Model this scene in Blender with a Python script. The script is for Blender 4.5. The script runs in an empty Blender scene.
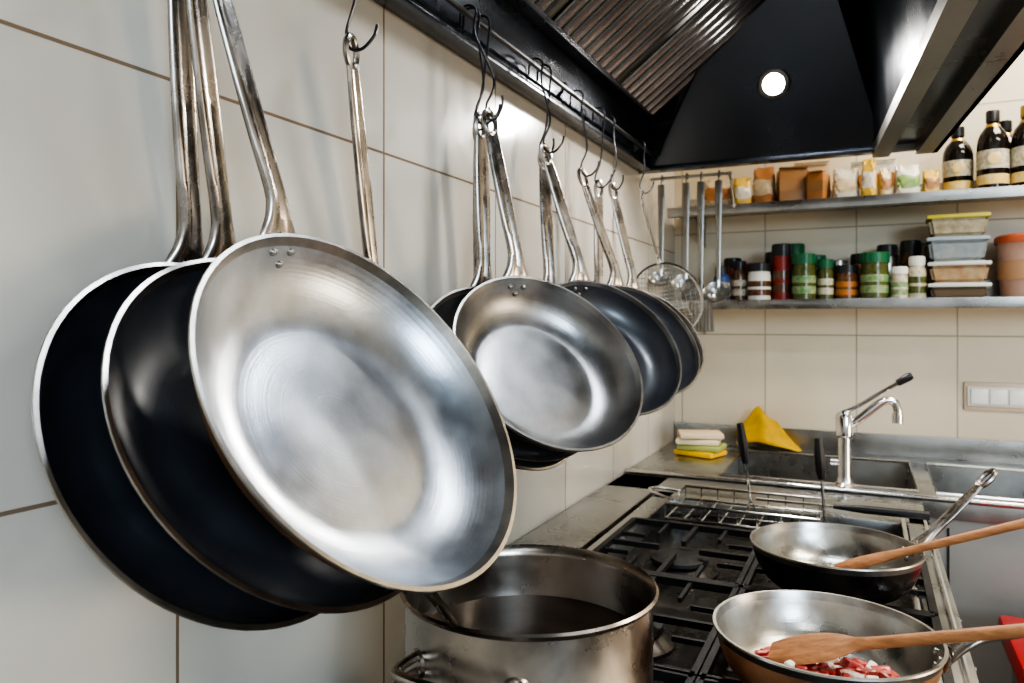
import bpy, bmesh, math, random
from mathutils import Vector, Matrix
random.seed(4)
V=Vector
scene=bpy.context.scene

# ------------------------------------------------------------------ materials
MATS={}
def mat(name,col,rough=0.5,metal=0.0,var=0.0,vscale=8,bump=0.0,bscale=60,rvar=0.0,col2=None,
        brushed=False,emit=None,estr=0,trans=0.0,spec=0.5,coat=0.0,stretch=None):
    if name in MATS: return MATS[name]
    m=bpy.data.materials.new(name); m.use_nodes=True
    nt=m.node_tree; b=nt.nodes['Principled BSDF']; L=nt.links
    b.inputs['Base Color'].default_value=(*col,1)
    b.inputs['Roughness'].default_value=rough
    b.inputs['Metallic'].default_value=metal
    b.inputs['Specular IOR Level'].default_value=spec
    if coat: b.inputs['Coat Weight'].default_value=coat; b.inputs['Coat Roughness'].default_value=0.22
    if trans: b.inputs['Transmission Weight'].default_value=trans
    if emit: b.inputs['Emission Color'].default_value=(*emit,1); b.inputs['Emission Strength'].default_value=estr
    tc=nt.nodes.new('ShaderNodeTexCoord'); src=tc.outputs['Object']
    if stretch:
        mp=nt.nodes.new('ShaderNodeMapping'); mp.inputs['Scale'].default_value=stretch
        L.new(src,mp.inputs['Vector']); src=mp.outputs['Vector']
    if var or rvar or col2:
        n=nt.nodes.new('ShaderNodeTexNoise'); n.inputs['Scale'].default_value=vscale; n.inputs['Detail'].default_value=6
        n.inputs['Roughness'].default_value=0.6
        L.new(src,n.inputs['Vector'])
        if var or col2:
            r=nt.nodes.new('ShaderNodeValToRGB')
            c2=col2 if col2 else tuple(max(0,c*(1-var)) for c in col)
            r.color_ramp.elements[0].position=0.35; r.color_ramp.elements[1].position=0.65
            r.color_ramp.elements[0].color=(*c2,1); r.color_ramp.elements[1].color=(*col,1)
            L.new(n.outputs['Fac'],r.inputs['Fac']); L.new(r.outputs['Color'],b.inputs['Base Color'])
        if rvar:
            mr=nt.nodes.new('ShaderNodeMapRange'); mr.inputs['From Min'].default_value=0.3; mr.inputs['From Max'].default_value=0.7
            mr.inputs['To Min'].default_value=max(0.03,rough-rvar); mr.inputs['To Max'].default_value=min(1,rough+rvar)
            L.new(n.outputs['Fac'],mr.inputs['Value']); L.new(mr.outputs['Result'],b.inputs['Roughness'])
    if bump or brushed:
        bp=nt.nodes.new('ShaderNodeBump'); bp.inputs['Distance'].default_value=0.002
        bp.inputs['Strength'].default_value=bump if bump else 0.2
        if brushed:   # concentric spun finish about local Z plus random scratches
            sx=nt.nodes.new('ShaderNodeSeparateXYZ'); cx=nt.nodes.new('ShaderNodeCombineXYZ')
            L.new(src,sx.inputs[0]); L.new(sx.outputs[0],cx.inputs[0]); L.new(sx.outputs[1],cx.inputs[1])
            ln=nt.nodes.new('ShaderNodeVectorMath'); ln.operation='LENGTH'; L.new(cx.outputs[0],ln.inputs[0])
            nn=nt.nodes.new('ShaderNodeTexNoise'); nn.noise_dimensions='1D'; nn.inputs['Scale'].default_value=450; nn.inputs['Detail'].default_value=3
            L.new(ln.outputs['Value'],nn.inputs['W'])
            sc=nt.nodes.new('ShaderNodeTexNoise'); sc.inputs['Scale'].default_value=55; sc.inputs['Detail'].default_value=6; sc.inputs['Distortion'].default_value=2.5
            L.new(src,sc.inputs['Vector'])
            ad=nt.nodes.new('ShaderNodeMath'); ad.operation='MULTIPLY_ADD'; ad.inputs[1].default_value=0.8
            L.new(sc.outputs['Fac'],ad.inputs[0]); L.new(nn.outputs['Fac'],ad.inputs[2])
            L.new(ad.outputs[0],bp.inputs['Height'])
            bp.inputs['Distance'].default_value=0.0006
        else:
            nn=nt.nodes.new('ShaderNodeTexNoise'); nn.inputs['Scale'].default_value=bscale; nn.inputs['Detail'].default_value=3
            L.new(src,nn.inputs['Vector']); L.new(nn.outputs['Fac'],bp.inputs['Height'])
        L.new(bp.outputs['Normal'],b.inputs['Normal'])
    MATS[name]=m; return m

def tile_mat(name,axis,w,h,u0,v0,col,col2,grout,mortar,rough=.2):
    m=bpy.data.materials.new(name); m.use_nodes=True; nt=m.node_tree; L=nt.links; b=nt.nodes['Principled BSDF']
    tc=nt.nodes.new('ShaderNodeTexCoord'); s=nt.nodes.new('ShaderNodeSeparateXYZ'); L.new(tc.outputs['Object'],s.inputs[0])
    a=nt.nodes.new('ShaderNodeMath'); a.operation='SUBTRACT'; a.inputs[1].default_value=u0-20*w; L.new(s.outputs[axis],a.inputs[0])
    c=nt.nodes.new('ShaderNodeMath'); c.operation='SUBTRACT'; c.inputs[1].default_value=v0-20*h; L.new(s.outputs['Z'],c.inputs[0])
    k=nt.nodes.new('ShaderNodeCombineXYZ'); L.new(a.outputs[0],k.inputs[0]); L.new(c.outputs[0],k.inputs[1])
    br=nt.nodes.new('ShaderNodeTexBrick'); br.offset=0.0; br.squash=1.0
    br.inputs['Scale'].default_value=1; br.inputs['Brick Width'].default_value=w; br.inputs['Row Height'].default_value=h
    br.inputs['Mortar Size'].default_value=mortar; br.inputs['Mortar Smooth'].default_value=0.15
    br.inputs['Color1'].default_value=(*col,1); br.inputs['Color2'].default_value=(*col2,1); br.inputs['Mortar'].default_value=(*grout,1)
    L.new(k.outputs[0],br.inputs['Vector'])
    n=nt.nodes.new('ShaderNodeTexNoise'); n.inputs['Scale'].default_value=3.0; n.inputs['Detail'].default_value=6
    L.new(tc.outputs['Object'],n.inputs['Vector'])
    mx=nt.nodes.new('ShaderNodeMix'); mx.data_type='RGBA'; mx.blend_type='MULTIPLY'
    mr=nt.nodes.new('ShaderNodeMapRange'); mr.inputs['To Min'].default_value=0.80; mr.inputs['To Max'].default_value=1.10
    L.new(n.outputs['Fac'],mr.inputs['Value']); mx.inputs['Factor'].default_value=1
    L.new(br.outputs['Color'],mx.inputs['A']); L.new(mr.outputs['Result'],mx.inputs['B'])
    L.new(mx.outputs['Result'],b.inputs['Base Color'])
    rr=nt.nodes.new('ShaderNodeMapRange'); rr.inputs['To Min'].default_value=rough; rr.inputs['To Max'].default_value=0.8
    L.new(br.outputs['Fac'],rr.inputs['Value']); L.new(rr.outputs['Result'],b.inputs['Roughness'])
    bp=nt.nodes.new('ShaderNodeBump'); bp.inputs['Distance'].default_value=0.002; bp.inputs['Strength'].default_value=0.6; bp.invert=True
    ad=nt.nodes.new('ShaderNodeMath'); ad.operation='MULTIPLY_ADD'; ad.inputs[1].default_value=0.7
    n2=nt.nodes.new('ShaderNodeTexNoise'); n2.inputs['Scale'].default_value=12; L.new(tc.outputs['Object'],n2.inputs['Vector'])
    L.new(n2.outputs['Fac'],ad.inputs[0]); L.new(br.outputs['Fac'],ad.inputs[2])
    L.new(ad.outputs[0],bp.inputs['Height']); L.new(bp.outputs['Normal'],b.inputs['Normal'])
    return m

STEEL=mat('brushed_steel',(0.52,0.52,0.51),0.30,1,var=0.35,vscale=6,rvar=0.10,bump=0.06,bscale=200)
STEELD=mat('steel_dull',(0.34,0.33,0.31),0.34,1,var=0.3,vscale=7,rvar=0.1)
STEELP=mat('polished_steel',(0.68,0.67,0.65),0.15,1,rvar=0.06,vscale=12)
HANDLE=mat('handle_steel',(0.50,0.46,0.42),0.27,1,var=0.4,vscale=22,rvar=0.10)
PANIN=mat('pan_interior_steel',(0.64,0.67,0.71),0.36,1,var=0.30,vscale=11,rvar=0.08,brushed=True)
PANIN2=mat('pan_interior_grey',(0.42,0.41,0.40),0.36,1,var=0.32,vscale=12,rvar=0.08,brushed=True)
NONST=mat('nonstick_black',(0.042,0.047,0.058),0.45,0.1,rvar=0.08,vscale=10,col2=(.024,.027,.034),brushed=True,spec=0.9,coat=.5)
RIMS=mat('rim_steel',(0.48,0.46,0.43),0.30,1,var=0.35,vscale=25)
BURNT=mat('burnt_exterior',(0.42,0.23,0.12),0.42,0.55,col2=(0.17,0.095,0.055),vscale=9,rvar=0.12)
DARKEX=mat('dark_exterior',(0.07,0.06,0.055),0.32,0.7,col2=(0.025,0.02,0.02),vscale=12,rvar=0.1)
COPPER=mat('copper_exterior',(0.58,0.28,0.14),0.42,0.45,col2=(0.28,0.13,0.07),vscale=10,rvar=0.1)
BLACK=mat('black_plastic',(0.015,0.015,0.016),0.35)
IRON=mat('cast_iron',(0.018,0.018,0.019),0.5,0.3,bump=0.3,bscale=150,rvar=0.1)
HOODB=mat('hood_black_gloss',(0.10,0.11,0.13),0.24,0.9,rvar=0.08,vscale=3)
FILT=mat('filter_steel',(0.52,0.52,0.52),0.25,1,var=0.45,vscale=5)
WOOD=mat('wood_utensil',(0.44,0.20,0.08),0.5,0,col2=(0.28,0.115,0.045),vscale=25,bump=0.15,bscale=60,stretch=(1,6,6))
WIRE=mat('wire_dark',(0.12,0.12,0.13),0.3,1)
WIREL=mat('wire_light',(0.6,0.6,0.58),0.25,1)

# ------------------------------------------------------------------ geometry
class G:
    def __init__(s): s.v=[];s.f=[];s.m=[];s.mats=[]
    def mi(s,m):
        if m not in s.mats: s.mats.append(m)
        return s.mats.index(m)
    def add(s,vs,fs,m,M=None):
        o=len(s.v); k=s.mi(m)
        for p in vs: s.v.append(tuple(M@V(p)) if M else tuple(p))
        for f in fs: s.f.append([i+o for i in f]); s.m.append(k)
    def lathe(s,prof,m,M=None,seg=48,mfun=None,squash=None):
        vs=[];n=len(prof)
        for i in range(seg):
            a=2*math.pi*i/seg
            for r,z in prof: vs.append((r*math.cos(a),r*math.sin(a)*(squash or 1),z))
        groups={}
        for i in range(seg):
            j=(i+1)%seg
            for k in range(n-1):
                f=[i*n+k,j*n+k,j*n+k+1,i*n+k+1]
                if prof[k][0]<1e-6: f=[i*n+k,j*n+k+1,i*n+k+1]
                elif prof[k+1][0]<1e-6: f=[i*n+k,j*n+k,i*n+k+1]
                mm=mfun(k) if mfun else m
                groups.setdefault(mm.name,(mm,[]))[1].append(f)
        o=len(s.v)
        for p in vs: s.v.append(tuple(M@V(p)) if M else p)
        for mm,fl in groups.values():
            k=s.mi(mm)
            for f in fl: s.f.append([q+o for q in f]); s.m.append(k)
    def tube(s,pts,a,m,b=None,up=None,seg=10,closed=False,M=None,groove=0,square=False):
        pts=[V(p) for p in pts]; n=len(pts)
        A=a if isinstance(a,(list,tuple)) else [a]*n
        B=(b if isinstance(b,(list,tuple)) else [b]*n) if b is not None else A
        vs=[];prev=None
        for i,p in enumerate(pts):
            if closed: t=(pts[(i+1)%n]-pts[i-1])
            else: t=pts[min(i+1,n-1)]-pts[max(i-1,0)]
            t.normalize()
            if up is not None: side=t.cross(V(up))
            elif prev is None:
                side=t.cross(V((0,0,1)));
                if side.length<0.2: side=t.cross(V((0,1,0)))
            else: side=prev-t*prev.dot(t)
            side.normalize(); prev=side; nr=side.cross(t)
            for k in range(seg):
                th=2*math.pi*(k+(0.5 if square else 0))/seg
                c=math.cos(th); q=math.sin(th)
                y=q
                if groove and q>0: y=q*(1-groove*math.exp(-(c*2.6)**2))
                vs.append(p+side*(A[i]*c)+nr*(B[i]*y))
        fs=[]
        for i in range(n if closed else n-1):
            j=(i+1)%n
            for k in range(seg):
                l=(k+1)%seg; fs.append([i*seg+k,i*seg+l,j*seg+l,j*seg+k])
        if not closed:
            fs.append(list(range(seg))[::-1]); fs.append([(n-1)*seg+k for k in range(seg)])
        s.add(vs,fs,m,M)
    def box(s,c,sz,m,bev=0.0,M=None,rz=0):
        bm=bmesh.new(); bmesh.ops.create_cube(bm,size=1)
        for v in bm.verts: v.co=V((v.co.x*sz[0],v.co.y*sz[1],v.co.z*sz[2]))
        if bev: bmesh.ops.bevel(bm,geom=bm.edges[:],offset=bev,segments=2,profile=0.6,affect='EDGES')
        T=Matrix.Translation(V(c))@Matrix.Rotation(rz,4,'Z')
        if M: T=M@T
        bm.verts.index_update()
        s.add([v.co for v in bm.verts],[[v.index for v in f.verts] for f in bm.faces],m,T); bm.free()
    def sphere(s,c,r,m,seg=16,M=None):
        rr=r if isinstance(r,(tuple,list)) else (r,r,r)
        prof=[(math.sin(math.pi*i/10),-math.cos(math.pi*i/10)) for i in range(11)]
        prof[0]=(0,-1);prof[-1]=(0,1)
        T=Matrix.Translation(V(c))@Matrix.Diagonal((*rr,1))
        if M: T=M@T
        s.lathe(prof,m,T,seg)
    def build(s,name,M=None,parent=None,sharp=35):
        me=bpy.data.meshes.new(name); me.from_pydata(s.v,[],s.f)
        for m in s.mats: me.materials.append(m)
        me.polygons.foreach_set('material_index',s.m)
        bm=bmesh.new(); bm.from_mesh(me)
        bmesh.ops.remove_doubles(bm,verts=bm.verts,dist=1e-6)
        bmesh.ops.recalc_face_normals(bm,faces=bm.faces); bm.to_mesh(me); bm.free()
        me.polygons.foreach_set('use_smooth',[True]*len(me.polygons))
        me.set_sharp_from_angle(angle=math.radians(sharp)); me.update()
        o=bpy.data.objects.new(name,me); scene.collection.objects.link(o)
        if M: o.matrix_world=M
        if parent: o.parent=parent
        return o

def smooth(pts,k=6,closed=False):
    pts=[V(p) for p in pts]; n=len(pts); out=[]
    rng=range(n) if closed else range(n-1)
    for i in rng:
        if closed: p0,p1,p2,p3=pts[i-1],pts[i],pts[(i+1)%n],pts[(i+2)%n]
        else: p0,p1,p2,p3=pts[max(i-1,0)],pts[i],pts[i+1],pts[min(i+2,n-1)]
        for j in range(k):
            t=j/k
            out.append(0.5*((2*p1)+(p2-p0)*t+(2*p0-5*p1+4*p2-p3)*t*t+(3*p1-p0-3*p2+p3)*t**3))
    if not closed: out.append(pts[-1])
    return out
def lerp(vals,n):
    out=[]
    for i in range(n):
        x=i/(n-1)*(len(vals)-1); k=min(int(x),len(vals)-2); t=x-k; out.append(vals[k]*(1-t)+vals[k+1]*t)
    return out
def frame(c,n,h):
    n=V(n).normalized(); h=V(h); h=(h-n*h.dot(n)).normalized(); y=n.cross(h)
    M=Matrix((h,y,n)).transposed().to_4x4(); M.translation=V(c); return M

def pan(name,c,n,h,R,E,inside,outside,depth=0.05,base=0.66,hw=1.35,rim=RIMS,hmat=HANDLE,loop=True,rivets=3,rimw=1.0,A1=1.38):
    """frying pan: rim centre c, opening normal n, handle side h, handle end E (world)"""
    M=frame(c,n,h); I=M.inverted(); g=G()
    Rb=R*base; t=0.0025
    S1,C1=math.sin(A1),1-math.cos(A1)
    rr_=lambda a: Rb+(R-Rb)*math.sin(a*A1)/S1
    zz_=lambda a: -depth+depth*(1-math.cos(a*A1))/C1
    def rat(z):
        a=math.acos(max(-1,min(1,1-(z+depth)/depth*C1)))/A1
        return rr_(a)
    N=14
    prof=[(0,-depth),(Rb*0.6,-depth),(Rb*0.93,-depth)]
    for i in range(1,N+1): prof.append((rr_(i/N),zz_(i/N)))
    no=len(prof)-1
    prof+= [(R+0.0028*rimw,0.0012),(R+0.0024*rimw,0.003),(R-0.0008,0.0028)]
    ni=len(prof)
    for i in range(N-1,0,-1): prof.append((rr_(i/N)-t*0.9,zz_(i/N)+t*0.5))
    prof+=[(Rb*0.93,-depth+t+0.0003),(Rb*0.6,-depth+t),(0,-depth+t)]
    g.lathe(prof,inside,seg=80,mfun=lambda k: outside if k<no-1 else (rim if k<ni else inside))
    e=I@V(E)
    zb=-0.012; rb=rat(zb)
    p0=V((rb-0.001,0,zb-0.006)); p1=V((R+0.007,0,zb+0.008)); 
    p2=p1+V((0.020,0,0.016)); L=(e-p2)
    pts=smooth([p0,p1,p2+L*0.04,p2+L*0.3,p2+L*0.6,e],7)
    nn=len(pts)
    a=[x*hw for x in lerp([.021,.020,.0165,.0115,.0088,.0088,.0095,.0100,.0100,.0095,.0080],nn)]
    b=[x*hw for x in lerp([.0016,.003,.0045,.0052,.0052,.005,.0046,.0042,.0038,.0034,.0030],nn)]
    g.tube(pts,a,hmat,b=b,up=(0,0,1),seg=20,groove=0.6)
    if loop:
        tg=(pts[-1]-pts[-3]).normalized(); sd=tg.cross(V((0,0,1))).normalized()
        ring=[]
        for i in range(24):
            th=2*math.pi*i/24
            ring.append(e+tg*(0.014+0.017*math.cos(th))+sd*(0.0100*math.sin(th)))
        g.tube(ring,0.0038,hmat,closed=True,seg=8,up=tuple(tg.cross(sd)))
    for i,(dy,dz) in enumerate([(-0.011,0),(0.011,0),(0,-0.010)][:rivets]):
        zz=zb+dz; rr=rat(zz)-t*.9
        g.sphere((math.sqrt(rr*rr-dy*dy)-0.0003,dy,zz+t*0.5),(0.0035,0.0042,0.0042),RIMS,12)
    return g.build(name,M)

RAILX,RAILZ=0.062,1.716
def hook(E,y=None,tail=1):
    E=V(E); g=G(); y=E.y if y is None else y
    pts=smooth([(RAILX-0.014,y,RAILZ-0.016),(RAILX-0.011,y,RAILZ+0.008),(RAILX+0.002,y,RAILZ+0.0125),(RAILX+0.013,y,RAILZ+0.002),
         (RAILX+0.011,y,RAILZ-0.03),tuple(E+V((0.004,0,0.05))),tuple(E+V((-0.008,0,0.016))),tuple(E+V((-0.004,0,-0.004))),
         tuple(E+V((0.010,0.004*tail,-0.006))),tuple(E+V((0.022,0.010*tail,0.008))),tuple(E+V((0.024,0.014*tail,0.022)))],6)
    g.tube(pts,0.0019,WIRE,seg=8); return g.build('s_hook')

# ------------------------------------------------------------------ room
D=2.5
tl=tile_mat('wall_tile_left','Y',0.333,0.371,0.503,1.124,(0.64,0.60,0.53),(0.67,0.635,0.56),(0.24,0.17,0.11),0.0019,.17)
tb=tile_mat('wall_tile_back','X',0.264,0.33,0.289,1.225,(0.78,0.68,0.52),(0.80,0.71,0.55),(0.46,0.39,0.30),0.0020,.24)
plaster=mat('plaster_white',(0.78,0.76,0.72),0.8,0,var=0.06,vscale=3)
flo=tile_mat('floor_tile','X',0.3,10,0,0,(0.16,0.13,0.11),(0.18,0.15,0.12),(0.07,0.06,0.05),0.004)
def slab(name,c,s,m):
    g=G(); g.box(c,s,m); return g.build(name)
slab('wall_left',(-0.05,0,1.35),(0.1,5,2.7),tl)
slab('wall_back',(1.75,D+0.05,1.35),(3.7,0.1,2.7),tb)
slab('wall_right',(3.65,0,1.35),(0.1,5,2.7),plaster)
slab('wall_front',(1.75,-2.55,1.35),(3.7,0.1,2.7),plaster)
slab('floor',(1.75,0,-0.05),(3.7,5.2,0.1),flo)
slab('ceiling',(1.75,0,2.75),(3.7,5.2,0.1),plaster)

# ------------------------------------------------------------------ hanging pans
N1=(.83,-.07,.55)
specs=[
 # c, n, h, R, E, inside, outside, depth, base, wall curvature
 ((.202,.539,1.204),N1,(-.54,-.06,.83),.171,(.088,.468,1.560),PANIN,BURNT,.054,.55,1.15),
 ((.140,.514,1.184),(.83,-.07,.55),(-.5,.02,.83),.168,(.070,.460,1.565),NONST,DARKEX,.048,.60,1.2),
 ((.102,.482,1.176),(.87,-.06,.49),(-.5,.10,.83),.164,(.044,.466,1.565),NONST,BURNT,.040,.62,1.2),
 ((.058,.770,1.215),(.88,-.10,.40),(-.4,.0,.9),.060,(.060,.690,1.560),PANIN2,DARKEX,.036,.7,1.38),
 ((.206,.925,1.220),(.667,-.447,.61),(-.515,.345,.79),.138,(.100,.958,1.540),PANIN2,DARKEX,.050,.60,1.3),
 ((.148,.934,1.204),(.70,-.40,.59),(-.52,.34,.79),.140,(.078,.968,1.540),NONST,DARKEX,.044,.62,1.2),
 ((.112,.985,1.178),(.78,-.28,.55),(-.52,.30,.79),.136,(.058,1.000,1.540),NONST,COPPER,.040,.64,1.3),
 ((.198,1.190,1.230),(.62,-.50,.60),(-.5,.38,.79),.134,(.085,1.203,1.545),NONST,DARKEX,.045,.66,1.38),
 ((.145,1.180,1.206),(.70,-.40,.58),(-.5,.35,.79),.134,(.062,1.240,1.545),NONST,BURNT,.045,.66,1.38),
 ((.190,1.415,1.236),(.64,-.48,.60),(-.5,.38,.79),.128,(.080,1.405,1.540),NONST,DARKEX,.040,.66,1.38),
 ((.170,1.590,1.237),(.66,-.46,.58),(-.5,.38,.79),.122,(.075,1.610,1.545),NONST,DARKEX,.038,.66,1.38),
 ((.120,1.500,1.215),(.72,-.38,.56),(-.5,.35,.79),.122,(.062,1.540,1.540),NONST,DARKEX,.038,.66,1.38),
]
for i,(c,n,h,R,E,a,b,d,bs,cv) in enumerate(specs):
    pan('saucepan' if i==3 else 'frying_pan',c,n,h,R,E,a,b,d,bs,rimw=1.2 if i<3 else 1,A1=cv)
    hook(V(E)+V((0,0,0.024)),tail=1 if i%2 else -1)
g=G()
g.tube([(RAILX,0.1,RAILZ),(RAILX,1.0,RAILZ),(RAILX,2.02,RAILZ)],0.0045,WIRE,seg=12)
for y in (0.15,0.8,1.4,1.98):
    g.tube([(RAILX,y,RAILZ),(0.045,y,RAILZ+0.012),(0.0395,y,RAILZ+0.03)],0.004,WIRE,seg=8)
g.build('hanging_rail')

# ------------------------------------------------------------------ range hood
hx=lambda x,y:x+0.085*(2.06-y)
g=G()
Y0,Y1=0.0,2.06
def quad(a,b,c,d,m,th=0.004):
    a,b,c,d=map(V,(a,b,c,d)); n=(b-a).cross(d-a).normalized()*th
    vs=[a,b,c,d,a+n,b+n,c+n,d+n]
    g.add(vs,[[0,1,2,3],[7,6,5,4],[0,4,5,1],[1,5,6,2],[2,6,7,3],[3,7,4,0]],m)
g.box((0.020,(Y0+Y1)/2,1.752),(0.036,Y1-Y0,0.125),HOODB,0.002)
g.box((0.030,(Y0+Y1)/2,1.690),(0.030,Y1-Y0,0.010),HOODB,0.003)
g.box((0.050,(Y0+Y1)/2,1.812),(0.035,Y1-Y0,0.012),HOODB,0.002)
quad((0.03,Y0,1.83),(0.03,Y1,1.83),(0.40,Y1,2.115),(0.40,Y0,2.115),HOODB)
sl=V((0.374-0.045,0,2.067-1.815)); up=V((-sl.z,0,sl.x)).normalized()
y=Y0+0.05; k=0
while y<1.985:
    a=V((0.046,y,1.822))
    if k%10==9: g.tube([a,a+sl],0.016,STEELD,b=0.007,up=tuple(up),seg=8)
    else: g.tube([a,a+sl],0.0175,FILT,b=0.014,up=tuple(up),seg=16)
    y+=0.042; k+=1
g.tube([(0.375,Y0,2.072),(0.375,2.0,2.072)],0.012,STEELD,seg=8)
quad((0.37,Y0,2.10),(0.37,Y1,2.10),(hx(.60,Y1),Y1,2.10),(hx(.60,Y0),Y0,2.10),HOODB)
quad((hx(.60,Y0),Y0,1.69),(hx(.60,Y1),Y1,1.69),(hx(.56,Y1),Y1,2.10),(hx(.56,Y0),Y0,2.10),HOODB)
quad((0.04,2.055,1.69),(0.62,2.055,1.69),(0.50,1.90,2.10),(0.30,1.90,2.10),HOODB)
quad((0.04,2.055,1.69),(0.30,1.90,2.10),(0.04,2.0,2.10),(0.04,2.05,1.9),HOODB)
quad((0.62,2.055,1.69),(0.62,2.05,2.0),(0.58,2.0,2.10),(0.50,1.90,2.10),HOODB)
g.box((0.37,2.075,1.90),(0.74,0.02,0.43),STEELD,0.003)
g.box((0.32,2.052,1.689),(0.60,0.03,0.010),HOODB,0.002)
g.box((0.45,Y0-0.01,1.90),(0.90,0.02,0.43),STEELD,0.003)
def strip(x0,x1,z0,z1,m):
    vs=[(hx(x0,Y0),Y0,z0),(hx(x1,Y0),Y0,z0),(hx(x1,Y1),Y1,z0),(hx(x0,Y1),Y1,z0),
        (hx(x0,Y0),Y0,z1),(hx(x1,Y0),Y0,z1),(hx(x1,Y1),Y1,z1),(hx(x0,Y1),Y1,z1)]
    g.add(vs,[[0,1,2,3],[7,6,5,4],[0,4,5,1],[1,5,6,2],[2,6,7,3],[3,7,4,0]],m)
strip(.595,.632,1.672,1.70,STEELD)
strip(.632,.690,1.700,1.71,HOODB)
strip(.690,.735,1.672,1.70,STEELD)
strip(.725,.735,1.672,2.11,STEEL)
LM=mat('lamp_glass',(1,1,1),0.3,emit=(1,0.97,0.92),estr=60)
ML=frame((0.372,1.985,1.865),(0,-0.935,-0.354),(1,0,0))
g.lathe([(0,0.006),(0.022,0.006),(0.026,0.004)],LM,ML,32)
g.lathe([(0.026,0.0),(0.026,0.008),(0.036,0.007),(0.040,0.0)],STEELD,ML,32)
# second downlight in the crown, above the near burners
ML2=frame((0.50,1.62,2.099),(0,0,-1),(1,0,0))
g.lathe([(0,0.006),(0.022,0.006),(0.026,0.004)],LM,ML2,32)
g.lathe([(0.026,0.0),(0.026,0.008),(0.036,0.007),(0.040,0.0)],STEELD,ML2,32)
g.box((.52,1.0,2.085),(.10,.70,.02),STEELD,.004)
g.build('range_hood')

# ------------------------------------------------------------------ back wall shelves
def shelf(name,z):
    g=G()
    g.box((0.93,2.385,z),(1.80,0.215,0.004),STEEL,0.001)
    g.box((0.93,2.278,z-0.008),(1.80,0.004,0.028),STEEL,0.0015)
    g.box((0.93,2.290,z-0.020),(1.80,0.024,0.004),STEEL,0.001)
    g.box((0.93,2.490,z+0.03),(1.80,0.006,0.06),STEEL,0.001)
    for x in (0.10,1.25,1.7):
        vs=[(x,2.495,z-0.004),(x,2.495,z-0.10),(x,2.31,z-0.004)]
        vs+= [(x+0.004,a,b) for _,a,b in vs]
        g.add(vs,[[0,1,2],[5,4,3],[0,3,4,1],[1,4,5,2],[2,5,3,0]],STEEL)
    return g.build(name)
UZ,LZ=1.608,1.325
shelf('wall_shelf',UZ); shelf('wall_shelf',LZ)

def jar(name,x,y,z,h,r,body,cap,label=None,neck=0.8,caph=0.16,capr=None):
    g=G(); M=Matrix.Translation((x,y,z+0.0025)); hb=h*(1-caph)
    capr=capr or r*neck*1.08
    g.lathe([(0,0),(r*.9,0),(r,r*.12),(r,hb*.80),(r*.96,hb*.88),(r*neck,hb*.95),(r*neck,hb)],body,M,28)
    prof=[(r*neck,hb-.002),(capr,hb-.002),(capr,h*.985),(capr*.93,h),(0,h)]
    g.lathe(prof,cap,M,28)
    for i in range(18):
        a=i*math.pi/9; g.box((capr*math.cos(a),capr*math.sin(a),(hb+h*.98)/2),(.0015,.0015,(h-hb)*.8),cap,0,M)
    if label:
        g.lathe([(r*1.0,hb*.18),(r*1.025,hb*.18),(r*1.025,hb*.66),(r*1.0,hb*.66)],label,M,28)
        g.lathe([(r*1.025,hb*.38),(r*1.035,hb*.38),(r*1.035,hb*.47),(r*1.025,hb*.47)],body,M,28)
    return g.build(name)
C=lambda n,c,r=0.4,**k: mat(n,c,r,**k)
cRed=C('paprika_red',(.26,.02,.012)); cGreenL=C('lid_green',(.012,.12,.045)); cHerb=C('herb_green',(.11,.12,.03),.2,col2=(.04,.05,.015),vscale=150)
cBrown=C('spice_brown',(.16,.07,.025),.2,col2=(.07,.03,.015),vscale=90); cLabel=C('label_cream',(.62,.56,.42),col2=(.3,.28,.22),vscale=110); cLabY=C('label_yellow',(.65,.42,.06),col2=(.6,.5,.3),vscale=70)
cWhite=C('white_plastic',(.72,.70,.64)); cSoy=C('dark_glass',(.010,.007,.005),.08); cGold=C('cap_gold',(.40,.26,.07),.3,metal=.6)
cBlue=C('label_blue',(.03,.07,.20)); cOrange=C('orange_powder',(.40,.15,.03)); cGLab=C('label_green',(.07,.22,.07),col2=(.35,.35,.2),vscale=80)
cLRed=C('lid_red',(.35,.03,.02)); cTin=C('tin_metal',(.5,.48,.44),.3,metal=1,var=.3,vscale=30)
yj=2.34
items=[
 (.185,.105,.024,cBlue,BLACK,cLabel,.7),(.233,.122,.022,cBrown,BLACK,cLabel,.8),(.292,.112,.033,cWhite,BLACK,cBrown,.95),
 (.354,.168,.027,cRed,BLACK,cBrown,.95),(.417,.135,.032,cHerb,cGreenL,cGLab,.95),(.474,.118,.022,cHerb,cGreenL,cLabel,.9),
 (.530,.100,.030,cBrown,BLACK,cOrange,.95),(.602,.132,.036,cHerb,cGreenL,cGLab,.97),(.663,.090,.021,cLabel,cWhite,cGLab,.9),
 (.706,.118,.023,cLabel,cWhite,cHerb,.8)]
for i,(x,h,r,b,c,l,nk) in enumerate(items):
    jar('spice_jar',x,yj+(-.018,.006,-.004,.010,-.014,.0,.008,-.010,-.02,-.006)[i],LZ,h,r,b,c,l,nk,caph=.2)
for x,h,c,b in [(.20,.15,BLACK,cRed),(.262,.13,cLRed,cBrown),(.325,.165,BLACK,cBrown),(.385,.19,cGreenL,cHerb),(.445,.15,cGreenL,cHerb),(.505,.13,cTin,cRed),(.565,.15,BLACK,cOrange),(.635,.175,BLACK,cTin),(.695,.185,BLACK,cBrown)]:
    jar('spice_jar',x,2.43,LZ,h*.92,.027,b,c,cLabel,.9,caph=.2)
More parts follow.
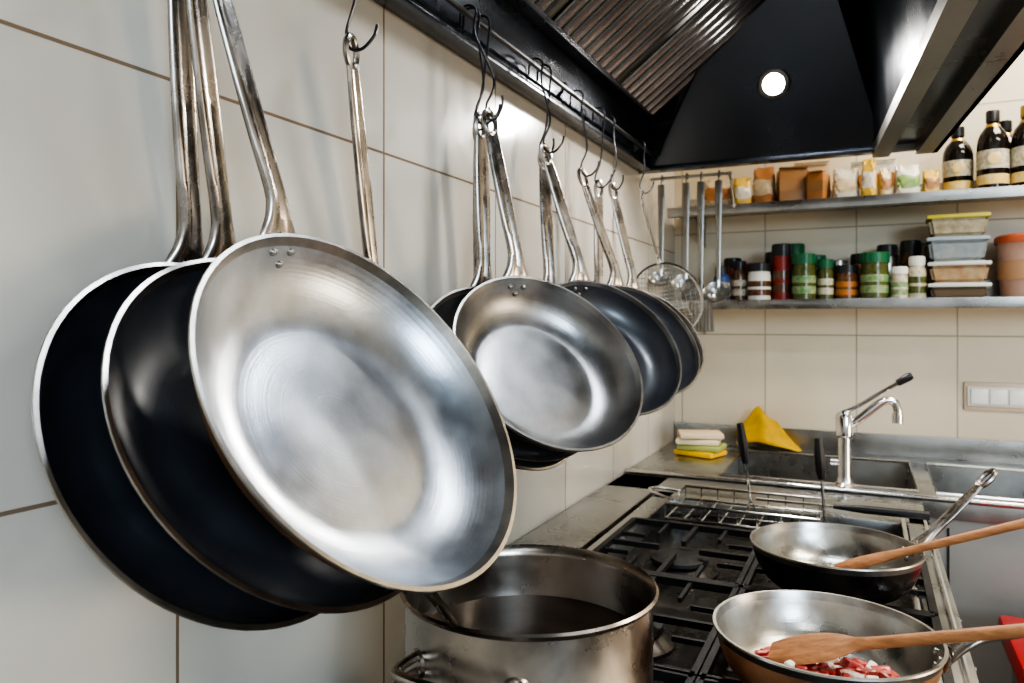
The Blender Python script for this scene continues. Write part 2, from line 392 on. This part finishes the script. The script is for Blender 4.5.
def tub(name,c,s,body,lid,lidh=.010,rz=0):
    g=G(); x,y,z=c; w,d,h=s; T=Matrix.Translation((x,y,z))@Matrix.Rotation(rz,4,'Z')
    vs=[];
    for zz,k in ((0,.88),(h-lidh,1.0)):
        for sx,sy in ((-1,-1),(1,-1),(1,1),(-1,1)): vs.append((sx*w/2*k,sy*d/2*k,zz))
    bm=bmesh.new(); bv=[bm.verts.new(p) for p in vs]
    for f in ([0,1,2,3],[7,6,5,4],[0,4,5,1],[1,5,6,2],[2,6,7,3],[3,7,4,0]): bm.faces.new([bv[i] for i in f])
    bmesh.ops.bevel(bm,geom=bm.edges[:],offset=.008,segments=3,affect='EDGES'); bm.verts.index_update()
    g.add([v.co for v in bm.verts],[[v.index for v in f.verts] for f in bm.faces],body,T); bm.free()
    g.box((0,0,h-lidh/2),(w*1.05,d*1.05,lidh),lid,.003,T)
    g.box((0,0,h),(w*.86,d*.86,.004),lid,.0015,T)
    return g.build(name)
tA=C('tub_blue',(.22,.27,.30),.2,col2=(.35,.36,.34),vscale=30); tB=C('tub_brown',(.36,.20,.10),.2,col2=(.45,.35,.22),vscale=40); tC=C('tub_clear',(.50,.46,.34),.2,col2=(.30,.24,.14),vscale=35); lY=C('lid_yellow',(.62,.55,.08)); lB=C('lid_blue',(.32,.38,.42)); lW=C('lid_white',(.58,.58,.55)); pk=C('tub_pink',(.60,.33,.26),col2=(.66,.45,.36),vscale=18); lO=C('lid_orange',(.60,.15,.07)); tD=C('tub_dark',(.16,.12,.08),.2)
zz=LZ+.0025
for i,(h,b,l) in enumerate([(.042,tD,lW),(.055,tB,lW),(.064,tA,lB),(.058,tC,lY)]):
    tub('food_storage_container',(.803+(.0,.004,-.004,.001)[i],2.37,zz),(.140,.12,h),b,l,rz=(.03,-.05,.04,-.03)[i]); zz+=h+.0025
g=G(); Mx=Matrix.Translation((.988,2.38,LZ+.0025))
g.lathe([(0,0),(.075,0),(.082,.01),(.090,.14),(.092,.15)],pk,Mx,40); g.lathe([(.092,.146),(.097,.146),(.097,.162),(.090,.168),(0,.170)],lO,Mx,40); 
g.lathe([(.086,.05),(.0885,.05),(.0905,.10),(.088,.10)],C('label_tan',(.55,.33,.2)),Mx,40)
g.build('food_storage_bucket')
tub('food_storage_container',(1.18,2.38,LZ+.0025),(.14,.12,.12),tC,lB)
tub('food_storage_container',(1.38,2.38,LZ+.0025),(.16,.12,.10),tA,lW)
def bag(name,x,y,w,d,h,m,m2,rz=0):
    g=G(); M=Matrix.Translation((x,y,UZ+.0025))@Matrix.Rotation(rz,4,'Z')
    nz=10; per=28; vs=[];fs=[]
    for j in range(nz+1):
        t=j/nz; dd=d*(1-.75*t**3)*(1+.12*math.sin(t*3)); ww=w*(1-.08*t)
        for i in range(per):
            a=2*math.pi*i/per; ca,sa=math.cos(a),math.sin(a)
            ex=.5; X=math.copysign(abs(ca)**ex,ca)*ww/2; Y=math.copysign(abs(sa)**ex,sa)*dd/2
            q=1+.07*math.sin(i*2.3+j*1.7+w*90)
            vs.append((X*q,Y*q,h*t+(.008*math.sin(i*1.9+x*50) if j==nz else .003*math.sin(i+j) if j else 0)))
    for j in range(nz):
        for i in range(per): fs.append([j*per+i,j*per+(i+1)%per,(j+1)*per+(i+1)%per,(j+1)*per+i])
    body=[f for k,f in enumerate(fs) if 3<=k//per<7 and (k%per)>per*.55]; bs=set(map(tuple,body)); oth=[f for f in fs if tuple(f) not in bs]
    o=len(g.v)
    for p in vs: g.v.append(tuple(M@V(p)))
    for fl,mm in ((oth,m),(body,m2)):
        k=g.mi(mm)
        for f in fl: g.f.append([q+o for q in f]); g.m.append(k)
    k=g.mi(m); g.f.append([o+i for i in range(per)][::-1]); g.m.append(k); g.f.append([o+nz*per+i for i in range(per)]); g.m.append(k)
    return g.build(name,sharp=40)
pCream=C('paper_cream',(.58,.47,.32)); pOr=C('paper_orange',(.42,.19,.075)); pBr=C('cardboard',(.34,.18,.08)); pY=C('bag_yellow',(.60,.40,.07)); pW=C('bag_white',(.62,.58,.50)); pG=C('bag_green',(.20,.30,.10))
bag('flour_bag',.165,2.38,.09,.07,.095,pCream,pOr,.1); bag('flour_bag',.240,2.35,.050,.05,.085,pY,pW,.3); bag('flour_bag',.302,2.37,.062,.06,.115,pOr,pCream,-.1)
def carton(name,x,y,w,d,h,m,m2,rz=0):
    g=G(); M=Matrix.Translation((x,y,UZ+.0025))@Matrix.Rotation(rz,4,'Z')
    g.box((0,0,h/2),(w,d,h),m,.002,M); g.box((0,0,h*.55),(w*1.004,d*1.004,h*.35),m2,0,M)
    g.box((0,-d*.25,h+.006),(w*.98,d*.46,.003),m,0,M@Matrix.Rotation(0.06,4,'X')); return g.build(name)
carton('food_carton',.380,2.375,.080,.07,.105,pBr,pBr,.25); carton('food_carton',.455,2.36,.045,.07,.085,pOr,pBr,-.25)
carton('food_carton',.43,2.45,.10,.05,.130,pCream,pBr,.05); carton('food_carton',.60,2.45,.12,.05,.120,pW,pOr,-.05)
bag('sugar_bag',.527,2.37,.070,.06,.092,pW,pCream,.1); bag('sugar_bag',.588,2.35,.036,.05,.110,pY,pW,-.2); bag('sugar_bag',.628,2.37,.030,.05,.085,pCream,pBr,.2)
bag('rice_bag',.683,2.37,.062,.06,.088,pW,pG,.15)
bag('pasta_bag',.742,2.37,.042,.05,.070,pY,pBr)
def bottle(x,y,h=.215,r=.037,lab=cLabY,cap=cGold):
    g=G(); M=Matrix.Translation((x,y,UZ+.0025))
    g.lathe([(0,0),(r*.9,0),(r,.005),(r,h*.58),(r*.95,h*.65),(r*.78,h*.73),(r*.48,h*.80),(r*.38,h*.84),(r*.36,h*.93),(0,h*.93)],cSoy,M,32)
    g.lathe([(r*.36,h*.86),(r*.44,h*.86),(r*.44,h*.99),(r*.40,h),(0,h)],cap,M,24)
    g.lathe([(r,h*.08),(r*1.02,h*.08),(r*1.02,h*.20),(r,h*.20)],lab,M,32)
    g.lathe([(r,h*.27),(r*1.02,h*.27),(r*1.02,h*.50),(r,h*.50)],cLabel,M,32)
    g.sphere((0,-r*1.0,h*.38),(r*.46,.002,r*.46),cLabY,16,M)
    g.lathe([(r*.50,h*.79),(r*.52,h*.79),(r*.42,h*.83),(r*.40,h*.83)],cGold,M,32)
    return g.build('soy_sauce_bottle')
for x,y,h,cap in [(.808,2.39,.19,BLACK),(.884,2.345,.215,BLACK),(.961,2.345,.220,cGold),(1.038,2.345,.22,BLACK),(1.116,2.35,.215,cGold),(.924,2.435,.205,BLACK),(1.001,2.435,.21,BLACK),(1.20,2.37,.22,cGold)]:
    bottle(x,y,h,cap=cap)

# ------------------------------------------------------------------ hanging utensils in the corner
UY=2.195; URZ=1.690
g=G(); g.tube([(0.0,UY,URZ),(.235,UY,URZ)],.005,STEEL,seg=10)
g.tube([(.228,UY,URZ),(.228,2.24,URZ-.03),(.228,2.283,UZ-.01)],.004,STEEL,seg=8)
g.build('utensil_rail')
def uhook(g,x): g.tube(smooth([(x,UY+.010,URZ-.008),(x,UY+.008,URZ+.008),(x,UY-.008,URZ+.008),(x,UY-.011,URZ-.01),(x,UY-.008,URZ-.03)],5),.0016,WIRE,seg=6)
def ladle(name,x,ln,r,flat=False):
    g=G(); uhook(g,x); y=UY-.012
    g.tube([(x,y,URZ-.02),(x,y,URZ-.06),(x,y,URZ-ln*.5),(x,y,URZ-ln)],[.010,.011,.008,.0055],STEELD,b=[.002]*4,up=(0,1,0),seg=10)
    if flat:
        w=.036; z0=URZ-ln
        pts=[(x-w,y,z0-.085),(x+w,y,z0-.085),(x+w*.9,y,z0-.01),(x+w*.4,y,z0+.01),(x-w*.4,y,z0+.01),(x-w*.9,y,z0-.01)]
        g.tube(pts,.0025,STEELD,closed=True,seg=6,up=(0,1,0))
        for i in range(-3,4): g.box((x+i*w*.28,y,z0-.042),(w*.19,.0015,.080),STEELD)
    else:
        M=frame((x,y-.022,URZ-ln-r*.6),(0,-.75,.66),(0,.66,.75))
        g.lathe([(0,-r*.75),(r*.5,-r*.66),(r*.85,-r*.38),(r,0),(r*1.03,.001),(r*.96,-.001),(r*.82,-r*.34),(r*.48,-r*.61),(0,-r*.70)],STEEL,M,28)
        g.tube([(x,y,URZ-ln+.01),(x,y,URZ-ln-.01),(x,y-.008,URZ-ln-.015)],[.005,.006,.004],STEEL,seg=8)
    return g.build(name)
ladle('ladle',.035,.28,.030); ladle('slotted_spatula',.150,.365,.03,flat=True)
ladle('skimmer_spoon',.108,.290,.034); ladle('ladle',.200,.315,.038)
g=G(); cS=V((.118,1.915,1.325)); MS=frame(cS,(.55,-.80,.22),(-.2,.1,.95)); Rs=.095
g.lathe([(Rs-.002,-.003),(Rs+.003,-.003),(Rs+.003,.004),(Rs-.002,.004),(Rs-.002,-.003)],STEELP,MS,48)
for i in range(-8,9):
    t=i/9*Rs; L_=math.sqrt(Rs*Rs-t*t)
    for sw in (0,1):
        pts=[]
        for j in range(9):
            q=-L_+2*L_*j/8; dep=-.045*(1-(q*q+t*t)/(Rs*Rs))
            pts.append((q,t,dep) if sw else (t,q,dep))
        g.tube(pts,.0006,WIREL,seg=4,M=MS)
hb=MS@V((Rs,0,0)); ht=V((.07,1.86,1.60))
for s_ in (-.006,.006): g.tube(smooth([hb+V((0,s_*2,0)),hb+V((-.01,s_,.03)),ht+V((0,s_,-.04)),ht+V((0,0,0))],5),.0025,STEELP,seg=8)
g.build('sieve'); hook(ht+V((0,0,0.0)))

# ------------------------------------------------------------------ sink
SZ=.87
g=G()
X0,X1,YA,YB=0.003,2.2,1.93,2.495
def top(x0,x1,y0,y1): g.box(((x0+x1)/2,(y0+y1)/2,SZ-.002),(x1-x0,y1-y0,.004),STEEL,.0008)
by0,by1=1.985,2.385; basins=[(.24,.69),(.73,1.55)]
xs=[X0]+[v for b_ in basins for v in b_]+[X1]
for k in range(0,len(xs),2): top(xs[k],xs[k+1],by0,by1)
top(X0,X1,YA,by0); top(X0,X1,by1,YB)
g.tube([(X0,YA,SZ),(X1,YA,SZ)],.007,STEELP,seg=12)
g.box(((X0+X1)/2,YA+.004,SZ-.022),(X1-X0,.006,.045),STEEL,.002)
g.box(((X0+X1)/2,YB-.006,SZ+.03),(X1-X0,.010,.065),STEEL,.003)
BAS=mat('sink_basin_steel',(.36,.35,.33),.3,1,var=.3,vscale=6,rvar=.1)
bd=.19; i_=.02
for bx0,bx1 in basins:
    T=[(bx0,by0),(bx1,by0),(bx1,by1),(bx0,by1)]; B=[(bx0+i_,by0+i_),(bx1-i_,by0+i_),(bx1-i_,by1-i_),(bx0+i_,by1-i_)]
    for k in range(4):
        l=(k+1)%4; g.add([(*T[k],SZ-.002),(*T[l],SZ-.002),(*B[l],SZ-bd),(*B[k],SZ-bd)],[[0,1,2,3]],BAS)
    g.add([(*p,SZ-bd) for p in B],[[0,1,2,3]],BAS)
    g.tube([(*T[0],SZ+.001),(*T[1],SZ+.001),(*T[2],SZ+.001),(*T[3],SZ+.001)],.0045,STEELP,seg=8,closed=True)
    g.lathe([(0,.002),(.03,.002),(.034,0)],STEELD,Matrix.Translation(((bx0+bx1)/2,(by0+by1)/2,SZ-bd)),24)
GREY=mat('cabinet_grey_steel',(.34,.33,.31),.4,.6,var=.15,vscale=3)
g.box(((X0+X1)/2,YA+.045,.42),(X1-X0,.03,.80),GREY,.003)
for x in (.05,2.15): g.box((x,2.44,.42),(.05,.05,.84),GREY,.003)
for x in (.75,1.35,1.9): g.box((x,YA+.028,.44),(.004,.006,.72),BLACK)
g.build('kitchen_sink')

# faucet
g=G(); fx,fy=.535,1.957
g.lathe([(0,0),(.026,0),(.026,.008),(.018,.014),(.015,.03),(.0145,.12),(.019,.125),(.020,.170),(.015,.180),(0,.183)],STEELP,Matrix.Translation((fx,fy,SZ+.0005)),28)
g.tube(smooth([(fx,fy,SZ+.145),(fx+.03,fy,SZ+.165),(fx+.08,fy+.01,SZ+.208),(fx+.105,fy+.015,SZ+.210),(fx+.113,fy+.016,SZ+.19),(fx+.113,fy+.016,SZ+.175)],6),.0095,STEELP,seg=14)
g.tube([(fx+.113,fy+.016,SZ+.182),(fx+.113,fy+.016,SZ+.160)],.012,STEELP,seg=14)
g.tube(smooth([(fx-.005,fy,SZ+.180),(fx+.03,fy,SZ+.198),(fx+.09,fy,SZ+.240),(fx+.118,fy,SZ+.258)],5),lerp([.007,.005,.005,.006],16),STEELP,seg=10)
g.tube([(fx+.112,fy,SZ+.254),(fx+.136,fy,SZ+.270),(fx+.143,fy,SZ+.274)],[.008,.010,.007],BLACK,seg=12)
g.tube([(fx,fy-.0,SZ+.06),(fx-.03,fy,SZ+.06)],.008,STEELP,seg=10)
g.build('kitchen_faucet')

# yellow cloth + sponges
YEL=C('cloth_yellow',(.85,.50,.02),.75,var=.2,vscale=30)
g=G(); nx=18; vs=[];fs=[]
def cl(s,t):
    a=max(0,1-abs(s-.36)/.62); b=max(0,1-abs(t-.5)/.55)
    return .004+.125*(a**.9)*(b**.7)+.010*a*b*math.sin(s*16+t*7)
for j in range(nx+1):
    for i in range(nx+1):
        s=i/nx;t=j/nx
        vs.append((.215+.18*s+.01*math.sin(t*6),2.390+.090*t+.006*math.sin(s*9),SZ+.003+cl(s,t)))
for j in range(nx):
    for i in range(nx): fs.append([j*(nx+1)+i,j*(nx+1)+i+1,(j+1)*(nx+1)+i+1,(j+1)*(nx+1)+i])
g.add(vs,fs,YEL); o=g.build('cleaning_cloth',sharp=80); md=o.modifiers.new('thick','SOLIDIFY'); md.thickness=.002; md.offset=1
g=G()
for k,(c,m) in enumerate([((.135,2.25,.010),YEL),((.14,2.25,.027),C('sponge_green',(.35,.38,.12),.9,bump=.5,bscale=200)),((.13,2.25,.044),C('sponge_cream',(.70,.60,.42),.9,bump=.5,bscale=200)),((.135,2.25,.062),C('sponge_beige',(.66,.52,.36),.9,bump=.5,bscale=200))]):
    g.box((c[0],c[1],SZ+c[2]),(.125,.095,.016),m,.006,rz=.22*(k-1.5))
g.build('sponge_stack')

# switch plate
g=G(); g.box((.915,2.4955,1.055),(.165,.008,.080),C('switch_frame',(.62,.50,.38),.4),.003)
g.box((.915,2.490,1.055),(.150,.008,.056),cWhite,.003)
for k in (-1,0,1): g.box((.915+k*.046,2.485,1.055),(.040,.006,.042),C('switch_rocker',(.86,.85,.82),.3),.002)
g.build('light_switch')

# ------------------------------------------------------------------ stove
TZ=.845; GZ=.880
g=G(); sx0,sx1,sy0,sy1=.14,.70,.45,1.74
g.box(((sx0+sx1)/2,(sy0+sy1)/2,.44),(sx1-sx0,sy1-sy0,.76),STEEL,.004)
for x,y in ((sx0+.05,sy0+.05),(sx1-.05,sy0+.05),(sx0+.05,sy1-.05),(sx1-.05,sy1-.05)): g.lathe([(0,0),(.025,0),(.02,.07),(0,.07)],STEELD,Matrix.Translation((x,y,.0)),16)
DT=mat('stove_tray',(.10,.095,.09),.28,.8,col2=(.025,.022,.02),vscale=9,rvar=.15)
g.box(((sx0+sx1)/2,(sy0+sy1)/2,TZ-.015),(sx1-sx0-.08,sy1-sy0-.08,.012),DT,.002)
for x in (sx0+.022,sx1-.022): g.box((x,(sy0+sy1)/2,TZ+.0),(.044,sy1-sy0,.05),STEEL,.005)
g.tube([(sx1-.05,sy0,TZ+.024),(sx1-.05,sy1,TZ+.024)],.005,STEELP,seg=8)
g.tube([(sx1-.012,sy0,TZ+.027),(sx1-.012,sy1,TZ+.027)],.004,STEELP,seg=8)
g.box(((sx0+sx1)/2,sy1-.035,TZ+.0),(sx1-sx0,.07,.05),STEEL,.005)
g.box(((sx0+sx1)/2,sy0+.02,TZ+.0),(sx1-sx0,.04,.05),STEEL,.005)
for y in (.6,.80,1.05,1.30,1.5):
    g.lathe([(0,.03),(.018,.03),(.021,.0)],BLACK,frame((sx1+.002,y,.74),(1,0,0),(0,0,1)),20)
g.build('gas_stove')
def grate(cx,cy,w,d):
    g=G(); z=GZ-.006
    def bar(a,b,r=.0055): g.tube([a,b],r,IRON,b=r*1.15,up=(0,0,1),seg=4,square=True)
    x0,x1,y0,y1=cx-w/2,cx+w/2,cy-d/2,cy+d/2
    for a,b in (((x0,y0),(x1,y0)),((x1,y0),(x1,y1)),((x1,y1),(x0,y1)),((x0,y1),(x0,y0))): bar((*a,z),(*b,z),.007)
    for k in range(4):
        a=k*math.pi/2; ex,ey=round(math.cos(a)),round(math.sin(a)); s=w/2 if ex else d/2
        bar((cx+ex*.035,cy+ey*.035,z),(cx+ex*s,cy+ey*s,z))
        for q in (-.055,.055):
            bar((cx+ex*.075+(q if ey else 0),cy+ey*.075+(q if ex else 0),z),(cx+ex*s+(q if ey else 0),cy+ey*s+(q if ex else 0),z),.004)
    for x in (x0,x1):
        for y in (y0,y1): bar((x,y,z),(x,y,TZ-.0085),.006)
    M=Matrix.Translation((cx,cy,TZ-.0085))
    g.lathe([(0,0),(.066,0),(.066,.004),(.058,.008),(.050,.014),(.046,.016),(.044,.012)],DT,M,36)
    g.lathe([(.044,.010),(.044,.018),(.050,.020),(.048,.025),(.030,.0275),(0,.028)],IRON,M,36)
    return g.build('burner_grate')
for cy in (.68,.985,1.295):
    for cx in (.292,.545):
        grate(cx,cy,.245,.30)
g=G(); g.box((.066,1.42,.852),(.122,.98,.03),STEEL,.004)
g.box((.35,1.836,.852),(.69,.16,.03),STEEL,.004)
g.box((.066,1.42,.42),(.10,.95,.82),STEELD,.004); g.box((.35,1.85,.42),(.66,.10,.82),GREY,.004)
g.build('steel_side_counter')

# wire rack with black handled tools at the rear of the stove
g=G(); rz=.874
x0,x1,y0,y1=.22,.50,1.49,1.67
for zz_ in (rz,rz+.028):
    g.tube([(x0,y0,zz_),(x1,y0,zz_),(x1,y1,zz_),(x0,y1,zz_)],.003,STEELP,closed=True,seg=8)
for i in range(9):
    x=x0+(x1-x0)*i/8; g.tube([(x,y0,rz+.028),(x,y0,rz),(x,y1,rz),(x,y1,rz+.028)],.0016,STEELP,seg=6)
for i in range(4):
    y=y0+(y1-y0)*i/3; g.tube([(x0,y,rz+.028),(x0,y,rz),(x1,y,rz),(x1,y,rz+.028)],.0016,STEELP,seg=6)
g.tube(smooth([(x0,y0+.05,rz+.028),(x0-.05,y0+.07,rz+.035),(x0-.05,y1-.07,rz+.035),(x0,y1-.05,rz+.028)],6),.003,STEELP,seg=8)
g.build('wire_rack')
def skewer(p,q,name):
    g=G(); p=V(p);q=V(q); d=(q-p)
    g.tube([p+d*.12,p+d*.62],.0028,STEELP,seg=8); g.tube([p+d*.55,p+d*.64,p+d*.8,q],[.006,.0095,.010,.007],BLACK,seg=10)
    for s_ in (-.006,.006): g.tube(smooth([p+V((s_,0,0)),p+V((s_,0,0))+d*.07,p+d*.12],4),.0016,STEELP,seg=6)
    return g.build(name)
skewer((.372,1.60,.878),(.350,1.585,1.060),'carving_fork'); skewer((.515,1.52,.878),(.502,1.515,1.050),'carving_fork')
g=G(); g.tube([(.525,1.60,.905),(.58,1.60,.905),(.69,1.60,.905)],[.004,.008,.008],BLACK,seg=10); g.tube([(.38,1.60,.905),(.53,1.60,.905)],.003,STEELP,seg=8); g.build('sharpening_steel')

# ------------------------------------------------------------------ stock pot
pc=V((.281,.686,GZ+.001)); pr,ph=.126,.125
POTS=mat('pot_steel',(.50,.45,.40),.28,1,var=.4,vscale=9,rvar=.12)
g=G()
g.lathe([(0,0),(pr*.95,0),(pr*.985,.006),(pr*.985,.02),(pr*.975,.022),(pr*.975,ph-.006),(pr*1.0,ph-.004),(pr*1.02,ph),(pr*1.0,ph+.002),(pr*.965,ph-.003),(pr*.955,ph-.01),(pr*.95,.03),(pr*.9,.01),(0,.008)],POTS,None,80)
BRO=mat('broth',(.030,.019,.013),.28,0,col2=(.017,.012,.009),vscale=14,bump=.2,bscale=28)
g.lathe([(0,0.070),(pr*.5,.070),(pr*.952,0.070)],BRO,None,64)
for ang in (math.radians(264),math.radians(84)):
    R2=Matrix.Rotation(ang,4,'Z'); zz_=ph-.042; yy=.052
    xx=math.sqrt((pr*.975)**2-yy*yy)
    for dz in (0,-.014):
        g.tube(smooth([(xx-.001,-yy,zz_+dz),(pr+.008,-yy,zz_+dz),(pr+.024,-yy+.008,zz_+dz),(pr+.027,0,zz_+dz),(pr+.024,yy-.008,zz_+dz),(pr+.008,yy,zz_+dz),(xx-.001,yy,zz_+dz)],5),.0046,POTS,seg=10,M=R2)
    for s_ in (-1,1):
        Md=R2@frame((xx-.002,s_*yy,zz_-.007),(xx,s_*yy,0),(0,0,1))
        g.lathe([(0,.004),(.012,.004),(.015,.0)],POTS,Md,20)
g.build('stock_pot',Matrix.Translation(pc))
g=G(); a=pc+V((-.055,-.018,.060)); b=pc+V((-.117,-.036,ph+.010)); e=pc+V((-.140,-.042,ph+.024))
g.tube([a,a.lerp(b,.5),b,e],[.007,.009,.012,.011],STEELP,b=.0025,up=(0,1,.6),seg=10); g.sphere(a,(.028,.02,.008),STEELP)
g.build('serving_spoon')

# ------------------------------------------------------------------ pans on the stove
PANC=mat('pan_cook_interior',(.60,.57,.52),.33,1,var=.4,vscale=12,rvar=.12,brushed=True)
c1=V((.546,.862,GZ+.060)); c2=V((.543,1.190,GZ+.062))
pan('frying_pan',c1,(0,0,1),(.97,.10,0),.112,(.80,.905,.983),PANC,COPPER,.059,.62,hw=1.1)
pan('frying_pan',c2,(0,0,1),(.88,.47,0),.115,(.735,1.29,1.028),PANC,DARKEX,.060,.62,hw=1.1)
MEAT=mat('raw_meat',(.40,.022,.018),.28,0,col2=(.55,.13,.11),vscale=70)
FAT=mat('fat_foam',(.80,.72,.64),.45,0,bump=.7,bscale=110)
g=G()
def chunk(q,s,m):
    T=Matrix.Translation(q)@Matrix.Rotation(random.uniform(0,3.1),4,'Z')@Matrix.Rotation(random.uniform(-.5,.5),4,'X')
    g.box((0,0,0),(s*random.uniform(1.4,2.6),s*random.uniform(1.0,1.7),s*random.uniform(.8,1.2)),m,s*.28,T)
for k in range(80):
    a=random.uniform(0,6.28); r=.048*math.sqrt(random.random())
    q=c1+V((.016+r*math.cos(a),-.030+r*.75*math.sin(a),-.034+random.uniform(0,.009)))
    chunk(q,random.uniform(.006,.010),MEAT if k%4 else FAT)
for k in range(16): chunk(c1+V((-.066+.005*k,.012+.010*math.sin(k*2),-.042)),.007,MEAT)
g.sphere(c1+V((.006,-.014,-.0460)),(.060,.050,.009),FAT,24)
g.build('diced_meat',sharp=70)
def wspoon(name,tip,end,flat=True,w=.026):
    g=G(); tip=V(tip);end=V(end); d=end-tip; n=40; L_=d.length
    pts=[tip+d*(i/(n-1)) for i in range(n)]
    A=[];Bb=[]
    for i in range(n):
        s=i/(n-1)*L_
        if s<.085:
            q=s/.085; A.append(max(.004,w*(math.sin(math.pi*min(1,.12+q*.80))**.55)+.001)); Bb.append(.0035 if flat else .006)
        else: A.append(.0062+.0012*(s/L_)); Bb.append(.0055)
    for _ in range(2):
        for i in range(1,n-1): A[i]=(A[i-1]+A[i]*2+A[i+1])/4
    g.tube(pts,A,WOOD,b=Bb,up=(0,-.25,1),seg=16); return g.build(name)
wspoon('wooden_spatula',(.494,.848,.914),(.775,.815,1.005))
wspoon('wooden_spoon',(.545,1.185,.910),(.790,1.175,1.012),False,.012)

RED=C('red_plastic',(.30,.012,.012),.35)
g=G(); g.box((1.00,1.70,.31),(.30,.26,.60),C('bin_grey',(.12,.12,.12)),.02); g.box((1.00,1.70,.635),(.34,.30,.05),RED,.012); g.box((1.00,1.545,.62),(.12,.02,.02),BLACK,.004)
g.build('waste_bin')

# ------------------------------------------------------------------ lights
def area(name,loc,tgt,size,power,col,sy=None):
    l=bpy.data.lights.new(name,'AREA'); l.energy=power; l.color=col; l.size=size
    if sy: l.shape='RECTANGLE'; l.size_y=sy
    o=bpy.data.objects.new(name,l); scene.collection.objects.link(o); o.location=loc
    o.rotation_euler=(V(tgt)-V(loc)).to_track_quat('-Z','Y').to_euler(); return o
area('cool_key_light',(2.6,-1.6,1.9),(.1,.6,1.3),1.0,52,(.66,.83,1.0),.8)  # unseen cool key light, added for the bluish pan reflections; wall has no window
area('ceiling_lamp',(1.9,.9,2.68),(1.9,.9,0),.9,24,(1,.92,.80),.4)
area('ceiling_lamp',(1.5,-1.2,2.68),(1.5,-1.2,0),1.0,14,(.90,.95,1.0),.5)
area('ceiling_lamp',(1.35,2.0,2.68),(1.2,2.2,0),.8,28,(1,.90,.75),.4)
area('warm_low_fill',(2.6,1.2,.9),(.3,1.2,.9),.8,14,(1,.82,.62),.5)  # added warm fill from low on the right, not an actual fixture
area('hood_tube_lamp',(.52,1.0,2.07),(.50,1.0,0),.08,9,(.86,.93,1.0),.66)
sp=bpy.data.lights.new('hood_spot','SPOT'); sp.energy=20; sp.spot_size=2.3; sp.spot_blend=.6; sp.shadow_soft_size=.03; sp.color=(1,.95,.88)
o=bpy.data.objects.new('hood_spot',sp); scene.collection.objects.link(o); o.location=(.372,1.968,1.855)
o.rotation_euler=V((0,-.5,-.85)).to_track_quat('-Z','Y').to_euler()
w=bpy.data.worlds.new('world'); scene.world=w; w.use_nodes=True
w.node_tree.nodes['Background'].inputs[0].default_value=(.7,.8,1,1); w.node_tree.nodes['Background'].inputs[1].default_value=.3

# ------------------------------------------------------------------ camera
cam=bpy.data.cameras.new('camera'); co=bpy.data.objects.new('camera',cam); scene.collection.objects.link(co)
cam.sensor_width=36; cam.lens=36*750/1024; cam.shift_y=-21/1024; cam.clip_start=.02
cam.dof.use_dof=True; cam.dof.focus_distance=.85; cam.dof.aperture_fstop=8
co.location=(.59,0,1.27); co.rotation_euler=(math.radians(90),0,math.atan2(358,750))
scene.camera=co
try: scene.view_settings.look='AgX - High Contrast'
except Exception as e: print(e)
scene.view_settings.exposure=.15
